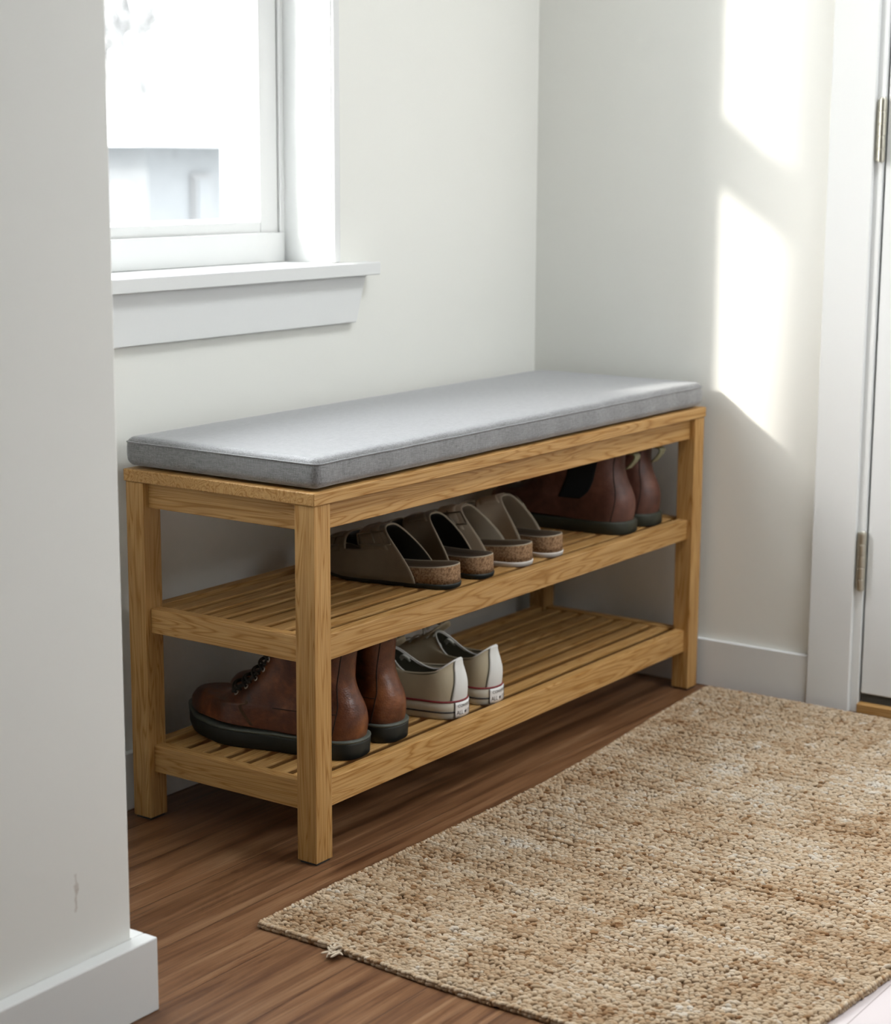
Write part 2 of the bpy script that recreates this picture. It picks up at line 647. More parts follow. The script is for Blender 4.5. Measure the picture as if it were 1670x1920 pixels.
kc = Vector((X0, DY0 + .06, .95))
prof = [(0, .026), (.006, .026), (.010, .012), (.03, .011), (.036, .022), (.048, .028), (.060, .024), (.066, .008)]
kn.loft([[(kc.x - d, kc.y + r * math.cos(a), kc.z + r * math.sin(a)) for a in np.linspace(0, 2 * PI, 24, endpoint=False)] for d, r in prof], True, True, True)
kn.build('door_knob', M['hinge'], droot, smooth=True)

# window_1 : frame, sashes, panes, stool, apron
wroot = bpy.data.objects.new('window_1', None)
COL.objects.link(wroot)
struct(wroot, 'white double hung window above the bench')
T = M['trim']
IN = WY + .09     # plane of the lower sash
mb = MB()
# jamb liners facing the room
mb.box(OXR - .012, OXR, WY - .004, IN + .004, OZ0, OZ1)
mb.box(OXL, OXL + .012, WY - .004, IN + .004, OZ0, OZ1)
mb.box(OXL, OXR, WY - .004, IN + .004, OZ1 - .012, OZ1)
mb.build('jamb', T, wroot, bevel=.001, recalc=False)
mb = MB()
mb.box(OXR - .010, OXR + .006, WY - .009, WY, .7575, OZ1 + .006)
mb.box(OXL - .006, OXL + .010, WY - .009, WY, .7575, OZ1 + .006)
mb.box(OXL - .006, OXR + .006, WY - .009, WY, OZ1 - .010, OZ1 + .006)
mb.build('casing', T, wroot, bevel=.003, recalc=False)
mb = MB()
# outer frame: stops and exterior jamb
mb.box(.4795, OXR, IN, IN + .012, .757, OZ1)
mb.box(.4795, OXR, IN + .012, WY + WT + .05, .74, OZ1)
mb.box(OXL, OXL + .0235, IN, WY + WT + .05, .74, OZ1)
mb.box(OXL, OXR, IN, WY + WT + .05, OZ1 - .03, OZ1)
mb.box(OXL, OXR, IN + .010, WY + WT + .06, .72, .757)
# blind stop that shows through the glass
mb.box(.437, .4795, IN + .043, WY + WT + .018, .757, OZ1)
mb.box(OXL + .02, OXL + .06, IN + .043, WY + WT + .05, .757, OZ1)
mb.build('frame', T, wroot, bevel=.001, recalc=False)
def sash(name, y0, y1, za, zb, railb, railt):
    m = MB()
    xl, xr = OXL + .026, .478
    st = .042
    m.box(xl, xl + st, y0, y1, za, zb)
    m.box(xr - st, xr, y0, y1, za, zb)
    m.box(xl + st, xr - st, y0, y1, za, za + railb)
    m.box(xl + st, xr - st, y0, y1, zb - railt, zb)
    s = m.build(name, M['sash'], wroot, bevel=.002, recalc=False)
    g = MB().box(xl + st, xr - st, (y0 + y1) / 2 - .002, (y0 + y1) / 2 + .002, za + railb, zb - railt)
    g.build('pane', M['glass'], s)
    b = MB()
    yb = y0 + .010
    b.prism([(yb, za + railb), (yb + .006, za + railb), (yb + .006, za + railb + .006)], 0, xl + st, xr - st)
    b.build('glazing_bead', M['sash'], s)
    return s
sash('lower_sash', IN + .003, IN + .039, .757, 1.325, .064, .09)
sash('upper_sash', IN + .042, IN + .070, 1.255, 1.95, .105, .05)
box('sash_rail', M['sash'], OXL + .026, .486, IN - .004, IN + .003, .757, .8035, wroot, bevel=.002)
mb = MB()
mb.box(OXL - .09, .585, WY - .030, IN + .012, .7365, .757)
st_ = mb.build('window_stool', T, wroot, bevel=.002)
mb = MB()
mb.prism([(OXL - .06, .7365), (OXL - .035, .662), (.545, .662), (.570, .7365)], 1, WY - .012, WY)
mb.build('window_apron', T, wroot, bevel=.002)

# ------------------------------------------------------------------ outdoors
struct(MB().box(-14, 26, .9, 45, -.75, -.7).build('ground', M['snow']), 'pale ground outside the window')
# unseen block added outside, keeps the sun off the left of the glass
struct(box('wall_sun_block', M['exterior'], -1.9, -.86, WY + WT, 1.06, -.7, 3.2, bevel=0), 'white block added outside left of the window to stop the sun')

nb = thing('neighbouring_house', 'pale snow roofed house outside, seen hazily through the window', 'house', (0, 0, 0))
mb = MB().box(7.98, 12.5, 8.0, 13.0, -.72, 1.0)
mb.build('wall', M['siding'], nb)
mb = MB()
mb.prism([(7.6, 1.0), (13.0, 1.0), (12.6, 1.30), (7.95, 1.30)], 1, 7.7, 13.3)
mb.build('roof', M['snow_roof'], nb)
wn_ = MB().box(8.42, 8.62, 7.97, 8.0, .35, .8).build('window', M['house_white'], nb)
MB().box(8.45, 8.59, 7.955, 7.97, .38, .77).build('pane', M['siding'], wn_)
MB().box(9.4, 10.2, 7.96, 8.0, -.72, .75).build('door', M['house_white'], nb)
fe = thing('white_fence', 'white board fence outside left of the snow roofed house', 'fence', (0, 0, 0))
mb = MB()
for q in range(22):
    mb.box(4.6 + q * .124, 4.6 + q * .124 + .112, 7.42, 7.445, -.68, .72)
mb.build('board_panel', M['house_white'], fe, recalc=False)
for z_ in (-.4, .45):
    box('rail', M['house_white'], 4.6, 7.32, 7.445, 7.49, z_, z_ + .09, fe, bevel=0)
for x_ in (4.62, 5.95, 7.22):
    box('post', M['house_white'], x_, x_ + .09, 7.49, 7.58, -.72, .75, fe, bevel=0)

def tree(x, y, h, label, seed):
    rnd_ = random.Random(seed)
    root = thing('bare_tree', label, 'tree', (x, y, -.7), 0, 'bare trees outside the window')
    trunk, br = MB(), MB()
    def grow(p, d, ln, r, lvl):
        n = 5
        pts = [p]
        q = Vector(p)
        dd = Vector(d)
        for i in range(n):
            dd = (dd + Vector((rnd_.uniform(-.18, .18), rnd_.uniform(-.18, .18), rnd_.uniform(-.05, .12)))).normalized()
            q = q + dd * (ln / n)
            pts.append(q.copy())
        (trunk if lvl == 0 else br).tube(pts, [r * (1 - .5 * i / n) for i in range(n + 1)], 6)
        if lvl < 4:
            for _ in range(4 if lvl else 9):
                i = rnd_.randint(2, n)
                nd = (dd * .6 + Vector((rnd_.uniform(-1, 1), rnd_.uniform(-1, 1), rnd_.uniform(-.1, .8)))).normalized()
                grow(pts[i], nd, ln * rnd_.uniform(.45, .7), r * .6, lvl + 1)
    grow(Vector((0, 0, 0)), (0, 0, 1), h, h * .024, 0)
    trunk.build('trunk', M['bark'], root, smooth=True)
    br.build('branches', M['bark'], root, smooth=True)
tree(15.2, 14.5, 4.0, 'bare grey tree outside behind the snow roofed house', 3)
tree(23.6, 24.0, 6.0, 'bare grey tree outside at the left of the window view', 5)

# ------------------------------------------------------------------ bench
L, D, LX, LY = 1.0676, .3323, .034, .0326
SB, ST = .4828, .500
bench = thing('shoe_bench', 'light oak entryway bench with two slatted shoe shelves under the window', 'bench')
box('seat_board', M['oak_x'], -.002, L + .002, -.002, D + .002, SB, ST, bench, .0018)
LEGS = [(0, 0), (0, D - LY), (L - LX, 0), (L - LX, D - LY)]
for x, y in LEGS:
    lg = box('leg', M['oak_z'], x, x + LX, y, y + LY, .003, SB, bench, .0015)
    box('foot_pad', M['sweep'], x + .003, x + LX - .003, y + .003, y + LY - .003, 0, .003, lg, 0)
R = .010
RT = .018
AB = .447
for nm, (m, a) in {'front_apron': ('oak_x', (LX, L - LX, R, R + RT)), 'back_apron': ('oak_x', (LX, L - LX, D - R - RT, D - R)),
                   'left_apron': ('oak_y', (R, R + RT, LY, D - LY)), 'right_apron': ('oak_y', (L - R - RT, L - R, LY, D - LY))}.items():
    box('apron', M[m], *a, AB, SB, bench, .0012)
for zt, zb in ((.3055, .2705), (.1085, .0695)):
    sh = MB()
    for q in range(7):
        y = .0435 + q * .0372
        ys, zt2 = y + .0005, zt - .0025
        sh.prism([(ys, zt2), (ys + .0235, zt2), (ys + .0235, zt2 - .0030), (ys + .0165, zt2 - .0125), (ys + .0070, zt2 - .0125), (ys, zt2 - .0030)], 0, R + RT - .004, L - R - RT + .004)
    shelf = sh.build('slatted_shelf', M['oak_x'], bench, bevel=.0009)
    for m, a in (('oak_x', (LX, L - LX, R, R + RT)), ('oak_x', (LX, L - LX, D - R - RT, D - R)),
                 ('oak_y', (R, R + RT, LY, D - LY)), ('oak_y', (L - R - RT, L - R, LY, D - LY))):
        box('rail', M[m], *a, zb, zt, shelf, .0012)

# ------------------------------------------------------------------ cushion
def rounded_slab(x0, x1, y0, y1, z0, z1, r, nx, ny, nz):
    def lin(a, b, n, rr):
        core = list(np.linspace(a + rr, b - rr, n))
        k_ = [a + rr - rr * math.sin(t) for t in np.linspace(PI / 2, .3, 4)]
        k2 = [b - rr + rr * math.sin(t) for t in np.linspace(.3, PI / 2, 4)]
        return k_ + core + k2
    X, Y, Z = lin(x0, x1, nx, r), lin(y0, y1, ny, r), lin(z0, z1, nz, r)
    idx, vs, fs = {}, [], []
    def vid(i, j, l):
        if (i, j, l) not in idx:
            idx[(i, j, l)] = len(vs)
            p = Vector((X[i], Y[j], Z[l]))
            c_ = Vector((min(max(p.x, x0 + r), x1 - r), min(max(p.y, y0 + r), y1 - r), min(max(p.z, z0 + r), z1 - r)))
            d_ = p - c_
            if d_.length > 1e-9:
                p = c_ + d_.normalized() * r
            vs.append(p)
        return idx[(i, j, l)]
    a, b, c_ = len(X), len(Y), len(Z)
    for i in range(a - 1):
        for j in range(b - 1):
            for l in (0, c_ - 1):
                fs.append((vid(i, j, l), vid(i + 1, j, l), vid(i + 1, j + 1, l), vid(i, j + 1, l)))
    for i in range(a - 1):
        for l in range(c_ - 1):
            for j in (0, b - 1):
                fs.append((vid(i, j, l), vid(i + 1, j, l), vid(i + 1, j, l + 1), vid(i, j, l + 1)))
    for j in range(b - 1):
        for l in range(c_ - 1):
            for i in (0, a - 1):
                fs.append((vid(i, j, l), vid(i, j + 1, l), vid(i, j + 1, l + 1), vid(i, j, l + 1)))
    return vs, fs

CU = (.005, 1.060, .001, .335, .5030, .5435)
cush = thing('seat_cushion', 'long grey heather fabric cushion lying on the oak bench', 'cushion', (0, 0, 0))
vs, fs = rounded_slab(*CU, .0105, 90, 30, 5)
def soft(p):
    u = (p[0] - .53) / .53
    w = (p[1] - .168) / .166
    z = p[2]
    t = (z - CU[4]) / (CU[5] - CU[4])
    z += .0042 * t * (1 - u ** 4) * (1 - w ** 4)
    wob = .0009 * math.sin(p[0] * 37 + 1.3) + .0006 * math.sin(p[0] * 83) 
    y = p[1] + (wob + .0016 * math.sin(PI * t)) * (-1 if w < 0 else 1) * abs(w) ** 6
    x = p[0] + .0016 * math.sin(PI * t) * (-1 if u < 0 else 1) * abs(u) ** 20
    return (x, y, z)
MB().add([soft(p) for p in vs], fs).build('cushion_cover', M['fabric'], cush, smooth=True)
sm_ = MB()
zs = CU[5] - .0075
rr = .0105
def loop_pts(z, off):
    pts = []
    cs = [(CU[0] + rr, CU[2] + rr, PI), (CU[1] - rr, CU[2] + rr, 1.5 * PI), (CU[1] - rr, CU[3] - rr, 0), (CU[0] + rr, CU[3] - rr, .5 * PI)]
    for q, (cx, cy, a0) in enumerate(cs):
        for t in np.linspace(a0, a0 + PI / 2, 6):
            pts.append((cx + (rr + off) * math.cos(t), cy + (rr + off) * math.sin(t), z))
        nx_ = cs[(q + 1) % 4]
        e = pts[-1]
        s2 = (nx_[0] + (rr + off) * math.cos(nx_[2]), nx_[1] + (rr + off) * math.sin(nx_[2]))
        for f_ in np.linspace(0, 1, 42)[1:-1]:
            pts.append((e[0] + (s2[0] - e[0]) * f_, e[1] + (s2[1] - e[1]) * f_, z))
    return [soft(p) for p in pts]
sm_.tube(loop_pts(zs, .0002), .0011, 6, closed=True)
sm_.build('piping', M['fabric'], cush, smooth=True)
for cx, cy, sx, sy in ((CU[0], CU[2], -1, -1), (CU[1], CU[2], 1, -1)):
    c_ = MB()
    px = cx - sx * rr * (1 - .7071)
    py = cy - sy * rr * (1 - .7071)
    c_.tube([(px + sx * .0008 * math.sin(PI * t), py + sy * .0008 * math.sin(PI * t), CU[4] + .006 + t * .029) for t in np.linspace(0, 1, 9)], .0010, 6)
    c_.build('corner_seam', M['fabric'], cush, smooth=True)

# ------------------------------------------------------------------ jute rug
A_, B_, C_, D_ = map(np.array, ((-.195, -.070), (1.056, -.028), (1.060, -.800), (-.218, -.722)))
def rug_xy(a, b):
    p = ((1 - a) * (1 - b))[..., None] * A_ + (a * (1 - b))[..., None] * B_ + (a * b)[..., None] * C_ + ((1 - a) * b)[..., None] * D_
    p[..., 1] -= .020 * np.sin(PI * a) * (1 - b)
    p[..., 1] += .004 * np.sin(9 * a + 2 * b)
    p[..., 0] += .003 * np.sin(11 * b)
    return p
rug = thing('jute_rug', 'chunky woven natural jute rug on the plank floor before the bench', 'rug', (0, 0, 0))
gx, gy = 60, 34
aa, bb = np.meshgrid(np.linspace(.002, .998, gx), np.linspace(.004, .996, gy), indexing='ij')
pp = rug_xy(aa, bb)
mb = MB()
top = [(p[0], p[1], .0052) for row in pp for p in row]
bot = [(p[0], p[1], .0004) for row in pp for p in row]
fs = []
for i in range(gx - 1):
    for j in range(gy - 1):
        q = (i * gy + j, (i + 1) * gy + j, (i + 1) * gy + j + 1, i * gy + j + 1)
        fs.append(q)
        fs.append(tuple(gx * gy + x for x in q[::-1]))
edge = [(i, 0) for i in range(gx)] + [(gx - 1, j) for j in range(1, gy)] + [(i, gy - 1) for i in range(gx - 2, -1, -1)] + [(0, j) for j in range(gy - 2, 0, -1)]
for (i, j), (i2, j2) in zip(edge, edge[1:] + edge[:1]):
    a_, b_ = i * gy + j, i2 * gy + j2
    fs.append((a_, gx * gy + a_, gx * gy + b_, b_))
mb.add(top + bot, fs)
mb.build('backing', M['jute_back'], rug)

def blobs(P, ang, ln, wd, ht, tone, name, tilt=None, nu=10, nvv=6):
    """many small yarn loops in ONE mesh; each is an ellipsoid lying at P along ang"""
    n = len(P)
    vv = []
    th = np.linspace(0, 2 * PI, nvv, endpoint=False)
    vs = [np.array([-1, 0, 0])]
    ks = np.linspace(-1, 1, nu)[1:-1]
    for s in ks:
        x = math.sin(s * PI / 2) 
        r_ = math.sqrt(max(0, 1 - abs(x) ** 2.6))
        for t in th:
            vs.append(np.array([x, r_ * math.cos(t), r_ * math.sin(t)]))
    vs.append(np.array([1, 0, 0]))
    base = np.array(vs)
    nb_ = len(base)
    f3, f4 = [], []
    m = nvv
    for j in range(m):
        f3.append((0, 1 + (j + 1) % m, 1 + j))
        e = 1 + (len(ks) - 1) * m
        f3.append((nb_ - 1, e + j, e + (j + 1) % m))
        for q in range(len(ks) - 1):
            o = 1 + q * m
            f4.append((o + j, o + (j + 1) % m, o + m + (j + 1) % m, o + m + j))
    loc = base[None] * np.stack([ln, wd, ht], 1)[:, None, :]
    if tilt is not None:
        ct, st_ = np.cos(tilt)[:, None], np.sin(tilt)[:, None]
        x, z = loc[..., 0] * ct - loc[..., 2] * st_, loc[..., 0] * st_ + loc[..., 2] * ct
        loc = np.stack([x, loc[..., 1], z], -1)
    ca, sa = np.cos(ang)[:, None], np.sin(ang)[:, None]
    X = loc[..., 0] * ca - loc[..., 1] * sa + P[:, 0:1]
    Y = loc[..., 0] * sa + loc[..., 1] * ca + P[:, 1:2]
    Z = loc[..., 2] + P[:, 2:3]
    co = np.stack([X, Y, Z], -1).reshape(-1, 3)
    f3 = np.array(f3)
    f4 = np.array(f4)
    off = (np.arange(n) * nb_)[:, None, None]
    F3 = (f3[None] + off).reshape(-1, 3)
    F4 = (f4[None] + off).reshape(-1, 4)
    me = bpy.data.meshes.new(name)
    me.vertices.add(len(co))
    me.vertices.foreach_set('co', co.astype(np.float32).ravel())
    loops = np.concatenate([F3.ravel(), F4.ravel()])
    me.loops.add(len(loops))
    me.loops.foreach_set('vertex_index', loops.astype(np.int32))
    tot = np.concatenate([np.full(len(F3), 3), np.full(len(F4), 4)])
    start = np.concatenate([[0], np.cumsum(tot)[:-1]])
    me.polygons.add(len(tot))
    me.polygons.foreach_set('loop_start', start.astype(np.int32))
    me.polygons.foreach_set('loop_total', tot.astype(np.int32))
    me.polygons.foreach_set('use_smooth', np.ones(len(tot), bool))
    me.update(calc_edges=True)
    ca_ = me.color_attributes.new('yarn', 'FLOAT_COLOR', 'POINT')
    cc = np.repeat(tone, nb_)
    cc = np.stack([cc, cc, cc, np.ones_like(cc)], 1)
    ca_.data.foreach_set('color', cc.astype(np.float32).ravel())
    me.materials.append(M['jute'])
    o = bpy.data.objects.new(name, me)
    COL.objects.link(o)
    o.parent = rug
    return o

NXR, NYR = 250, 98
ii, jj = np.meshgrid(np.arange(NXR), np.arange(NYR), indexing='ij')
def smooth_noise(nx_, ny_, sx_, sy_=None):
    sy_ = sy_ or sx_
    g = rng.normal(size=(int(nx_ / sx_) + 3, int(ny_ / sy_) + 3))
    x = np.arange(nx_) / sx_
    y = np.arange(ny_) / sy_
    x0, y0 = x.astype(int), y.astype(int)
    fx_, fy_ = x - x0, y - y0
    fx_, fy_ = fx_ * fx_ * (3 - 2 * fx_), fy_ * fy_ * (3 - 2 * fy_)
    return ((g[x0][:, y0] * (1 - fx_)[:, None] + g[x0 + 1][:, y0] * fx_[:, None]) * (1 - fy_)[None]
            + (g[x0][:, y0 + 1] * (1 - fx_)[:, None] + g[x0 + 1][:, y0 + 1] * fx_[:, None]) * fy_[None])
# rows of yarn run across the rug; each row wanders a little and is broken into loops
a = (ii + .5 + .07 * rng.normal(size=ii.shape) + .8 * smooth_noise(NXR, NYR, 22, 12)) / NXR
b = (jj + .5 + .5 * (ii % 2 - .5) + .17 * rng.normal(size=ii.shape) + .3 * smooth_noise(NXR, NYR, 12)) / NYR
a, b = np.clip(a, .003, .997), np.clip(b, .005, .995)
xy = rug_xy(a, b).reshape(-1, 2)
n = len(xy)
big = rng.random(n) < .045
zz = .0056 + .0005 * rng.normal(size=n) + .0005 * np.repeat(rng.normal(size=NXR), NYR) + .0006 * smooth_noise(NXR, NYR, 8).ravel() + .0011 * big
P = np.column_stack([xy, zz])
tone = (.53 + .075 * smooth_noise(NXR, NYR, 30, 14) + .075 * smooth_noise(NXR, NYR, 9, 5) + .06 * smooth_noise(NXR, NYR, 60, 2)
        + .09 * (rng.normal(size=NXR)[:, None] * np.ones((1, NYR)))).ravel() + .10 * rng.normal(size=n)
spots = (smooth_noise(NXR, NYR, 3, 2).ravel() > 1.7)
tone = np.where((rng.random(n) < .025) | (spots & (rng.random(n) < .75)), tone - .36, tone)
pale = (smooth_noise(NXR, NYR, 6, 3).ravel() > 1.55)
tone = np.clip(np.where(pale, tone + .25, tone), 0, 1)
ang = -PI / 2 + .12 + .14 * rng.normal(size=n)
ln = .0044 * (1 + .18 * rng.normal(size=n)) * (1 + .35 * big)
wd = .00222 * (1 + .15 * rng.normal(size=n)) * (1 + .35 * big)
ht = .0031 * (1 + .16 * rng.normal(size=n))
blobs(P, ang, np.abs(ln), np.abs(wd), np.abs(ht), tone, 'woven_pile', tilt=.24 + .22 * rng.normal(size=n), nu=8)
# bound edges: a low and a high twist of cord
Ps, As, Ls, Ws, Hs, Ts = [], [], [], [], [], []
for fn, cnt in ((lambda t: rug_xy(t, np.zeros_like(t)), 250), (lambda t: rug_xy(t, np.ones_like(t)), 250),
                (lambda t: rug_xy(np.zeros_like(t), t), 140), (lambda t: rug_xy(np.ones_like(t), t), 140)):
    for zc in (.0028, .0064):
        t = (np.arange(cnt) + .5 + .12 * rng.normal(size=cnt)) / cnt
        q, q1, q2 = fn(np.clip(t, 0, 1)), fn(np.clip(t - .002, 0, 1)), fn(np.clip(t + .002, 0, 1))
        dr = np.arctan2(q2[:, 1] - q1[:, 1], q2[:, 0] - q1[:, 0])
        Ps.append(np.column_stack([q, np.full(cnt, zc) + .0004 * rng.normal(size=cnt)]))
        As.append(dr + .70 + .18 * rng.normal(size=cnt))
        Ls.append(np.abs(.0042 + .0006 * rng.normal(size=cnt)))
        Ws.append(np.full(cnt, .0025))
        Hs.append(np.full(cnt, .0028))
        Ts.append(np.clip(.50 + .15 * rng.normal(size=cnt), 0, 1))
blobs(np.concatenate(Ps), np.concatenate(As), np.concatenate(Ls), np.concatenate(Ws), np.concatenate(Hs), np.concatenate(Ts), 'edge_binding', nu=8)
# frayed tuft on the near end
nt = 26
tp = rug_xy(np.full(nt, -.004), np.full(nt, .195) + .006 * rng.normal(size=nt))
tp[:, 0] += -.004 + .006 * rng.normal(size=nt)
blobs(np.column_stack([tp, .0055 + .002 * np.abs(rng.normal(size=nt))]), PI + .7 * rng.normal(size=nt), np.abs(.0065 + .002 * rng.normal(size=nt)),
      np.full(nt, .0017), np.full(nt, .0015), np.full(nt, .8), 'loose_tuft', tilt=.25 * rng.normal(size=nt))

# ------------------------------------------------------------------ shoes
def interp(tbl, x):
    for (x0, y0), (x1, y1) in zip(tbl, tbl[1:]):
        if x <= x1:
            t = (x - x0) / (x1 - x0)
            t = t * t * (3 - 2 * t)
            return y0 + (y1 - y0) * t
    return tbl[-1][1]

def crom(pts, t):
    """Catmull-Rom through rows of numbers, t in [0, 1]"""
    n_ = len(pts) - 1
    s = min(max(t, 0), 1) * n_
    i = min(int(s), n_ - 1)
    f_ = s - i
    p0, p1, p2, p3 = (np.array(pts[max(0, min(n_, i + d))], float) for d in (-1, 0, 1, 2))
    return .5 * (2 * p1 + (p2 - p0) * f_ + (2 * p0 - 5 * p1 + 4 * p2 - p3) * f_ ** 2 + (3 * p1 - p0 - 3 * p2 + p3) * f_ ** 3)

class Last:
    """foot plan: half width and centre line along the length, mirrored for left and right feet"""
    def __init__(self, length, heel, waist, ball, side=1):
        self.L = length
        self.side = side
        self.tbl = [(0, heel), (.16, heel), (.40, waist), (.68, ball), (.84, ball * .93), (1.0, ball * .62)]

    def hw(self, y):
        return interp(self.tbl, min(max(y / self.L, 0), 1))

    def cx(self, y):
        s = min(max(y / self.L, 0), 1)
        return self.side * (.012 * math.sin(PI * s * 1.05) ** 2 - .010 * max(0, s - .7) / .3)

    def ring(self, yh, zh, yf, zf, m, mt, sag, ra, rb, N=56, p=2.0, grow=0):
        pts = []
        ln_ = yf - yh
        for i in range(N):
            th = 2 * PI * i / N
            s = (1 - math.cos(th)) / 2
            y = yh + ln_ * s
            e = 1.0
            da, db = y - yh, yf - y
            if da < ra:
                e *= max(0, 1 - ((ra - da) / ra) ** p) ** (1 / p)
            if db < rb:
                e *= max(0, 1 - ((rb - db) / rb) ** p) ** (1 / p)
            w = self.hw(y) * (m + (mt - m) * s) * e
            sgn = 1 if th < PI else -1
            z = zh + (zf - zh) * s - sag * math.sin(PI * s)
            nx_ = sgn * (w + grow * min(1, e + .2))
            yy_ = y + grow * ((s - .5) * 2) * (1 - e)
            pts.append((self.cx(y) + nx_, yy_, z))
        return pts

class Upper:
    def __init__(self, last, spec, N=56):
        self.l, self.spec, self.N = last, spec, N

    def params(self, t):
        return crom(self.spec, t)

    def ring(self, t):
        yh, zh, yf, zf, m, mt, sag, ra, rb = self.params(t)
        return self.l.ring(yh, zh, yf, zf, m, mt, sag, ra, rb, self.N)

    def pt(self, t, th):
        r_ = self.ring(t)
        f_ = (th / (2 * PI)) % 1 * self.N
        i = int(f_) % self.N
        q = f_ - int(f_)
        a_, b_ = Vector(r_[i]), Vector(r_[(i + 1) % self.N])
        return a_.lerp(b_, q)

    def nrm(self, t, th):
        e = .02
        du = self.pt(t, th + .05) - self.pt(t, th - .05)
        dv = self.pt(min(1, t + e), th) - self.pt(max(0, t - e), th)
        n_ = du.cross(dv)
        n_ = n_.normalized() if n_.length > 1e-12 else Vector((0, 0, 1))
        c = self.pt(t, th)
        yh, zh, yf, zf = self.params(t)[:4]
        ctr = Vector((self.l.cx((yh + yf) / 2), (yh + yf) / 2, c.z - .03))
        if n_.dot(c - ctr) < 0:
            n_ = -n_
        return n_

    def off(self, t, th, d):
        return self.pt(t, th) + self.nrm(t, th) * d

    def mesh(self, K=44):
        mb_ = MB()
        mb_.loft([self.ring(t) for t in np.linspace(0, 1, K)])
        return mb_

    def seam(self, path, r=.0009, d=.0003, seg=6):
        return [self.off(t, th, d) for t, th in path]

    def patch(self, t0, t1, th0, th1, d, nt_=14, nth=10, shape=None):
        rows = []
        for i in range(nt_):
            t = t0 + (t1 - t0) * i / (nt_ - 1)
            row = []
            for j in range(nth):
                u = j / (nth - 1)
                a0, a1 = th0, th1
                if shape:
                    a0, a1 = shape(i / (nt_ - 1), th0, th1)
                row.append(self.off(t, a0 + (a1 - a0) * u, d))
            rows.append(row)
        mb_ = MB()
        mb_.loft(rows, closed=False)
        return mb_

def sole_mesh(last, ln, levels, y0=0, spring=.012, spring_from=.68, heel_lift=0, N=72, ra=.034, rb=.052, p=2.15):
    """levels: (z, grow). Closed outsole following the plan, the toe springing up."""
    rings = []
    for z, g in levels:
        pts = []
        for x, y, _ in last.ring(y0, 0, y0 + ln, 0, 1, 1, 0, ra, rb, N, p, g):
            s = (y - y0) / ln
            lift = spring * max(0, (s - spring_from) / (1 - spring_from)) ** 2
            pts.append((x, y, z + lift))
        rings.append(pts)
    mb_ = MB()
    mb_.loft(rings, True, True, True)
    return mb_

BOOTS = 'brown lace up boots on the lower shelf'
SNEAK = 'white canvas sneakers on the lower shelf'
SAND_T = 'dark taupe strap sandals on the upper shelf'
SAND_B = 'beige strap sandals on the upper shelf'
CHEL = 'pull on ankle boots on the upper shelf'
Z1, Z2 = .1062, .3032    # tops of the shelf slats

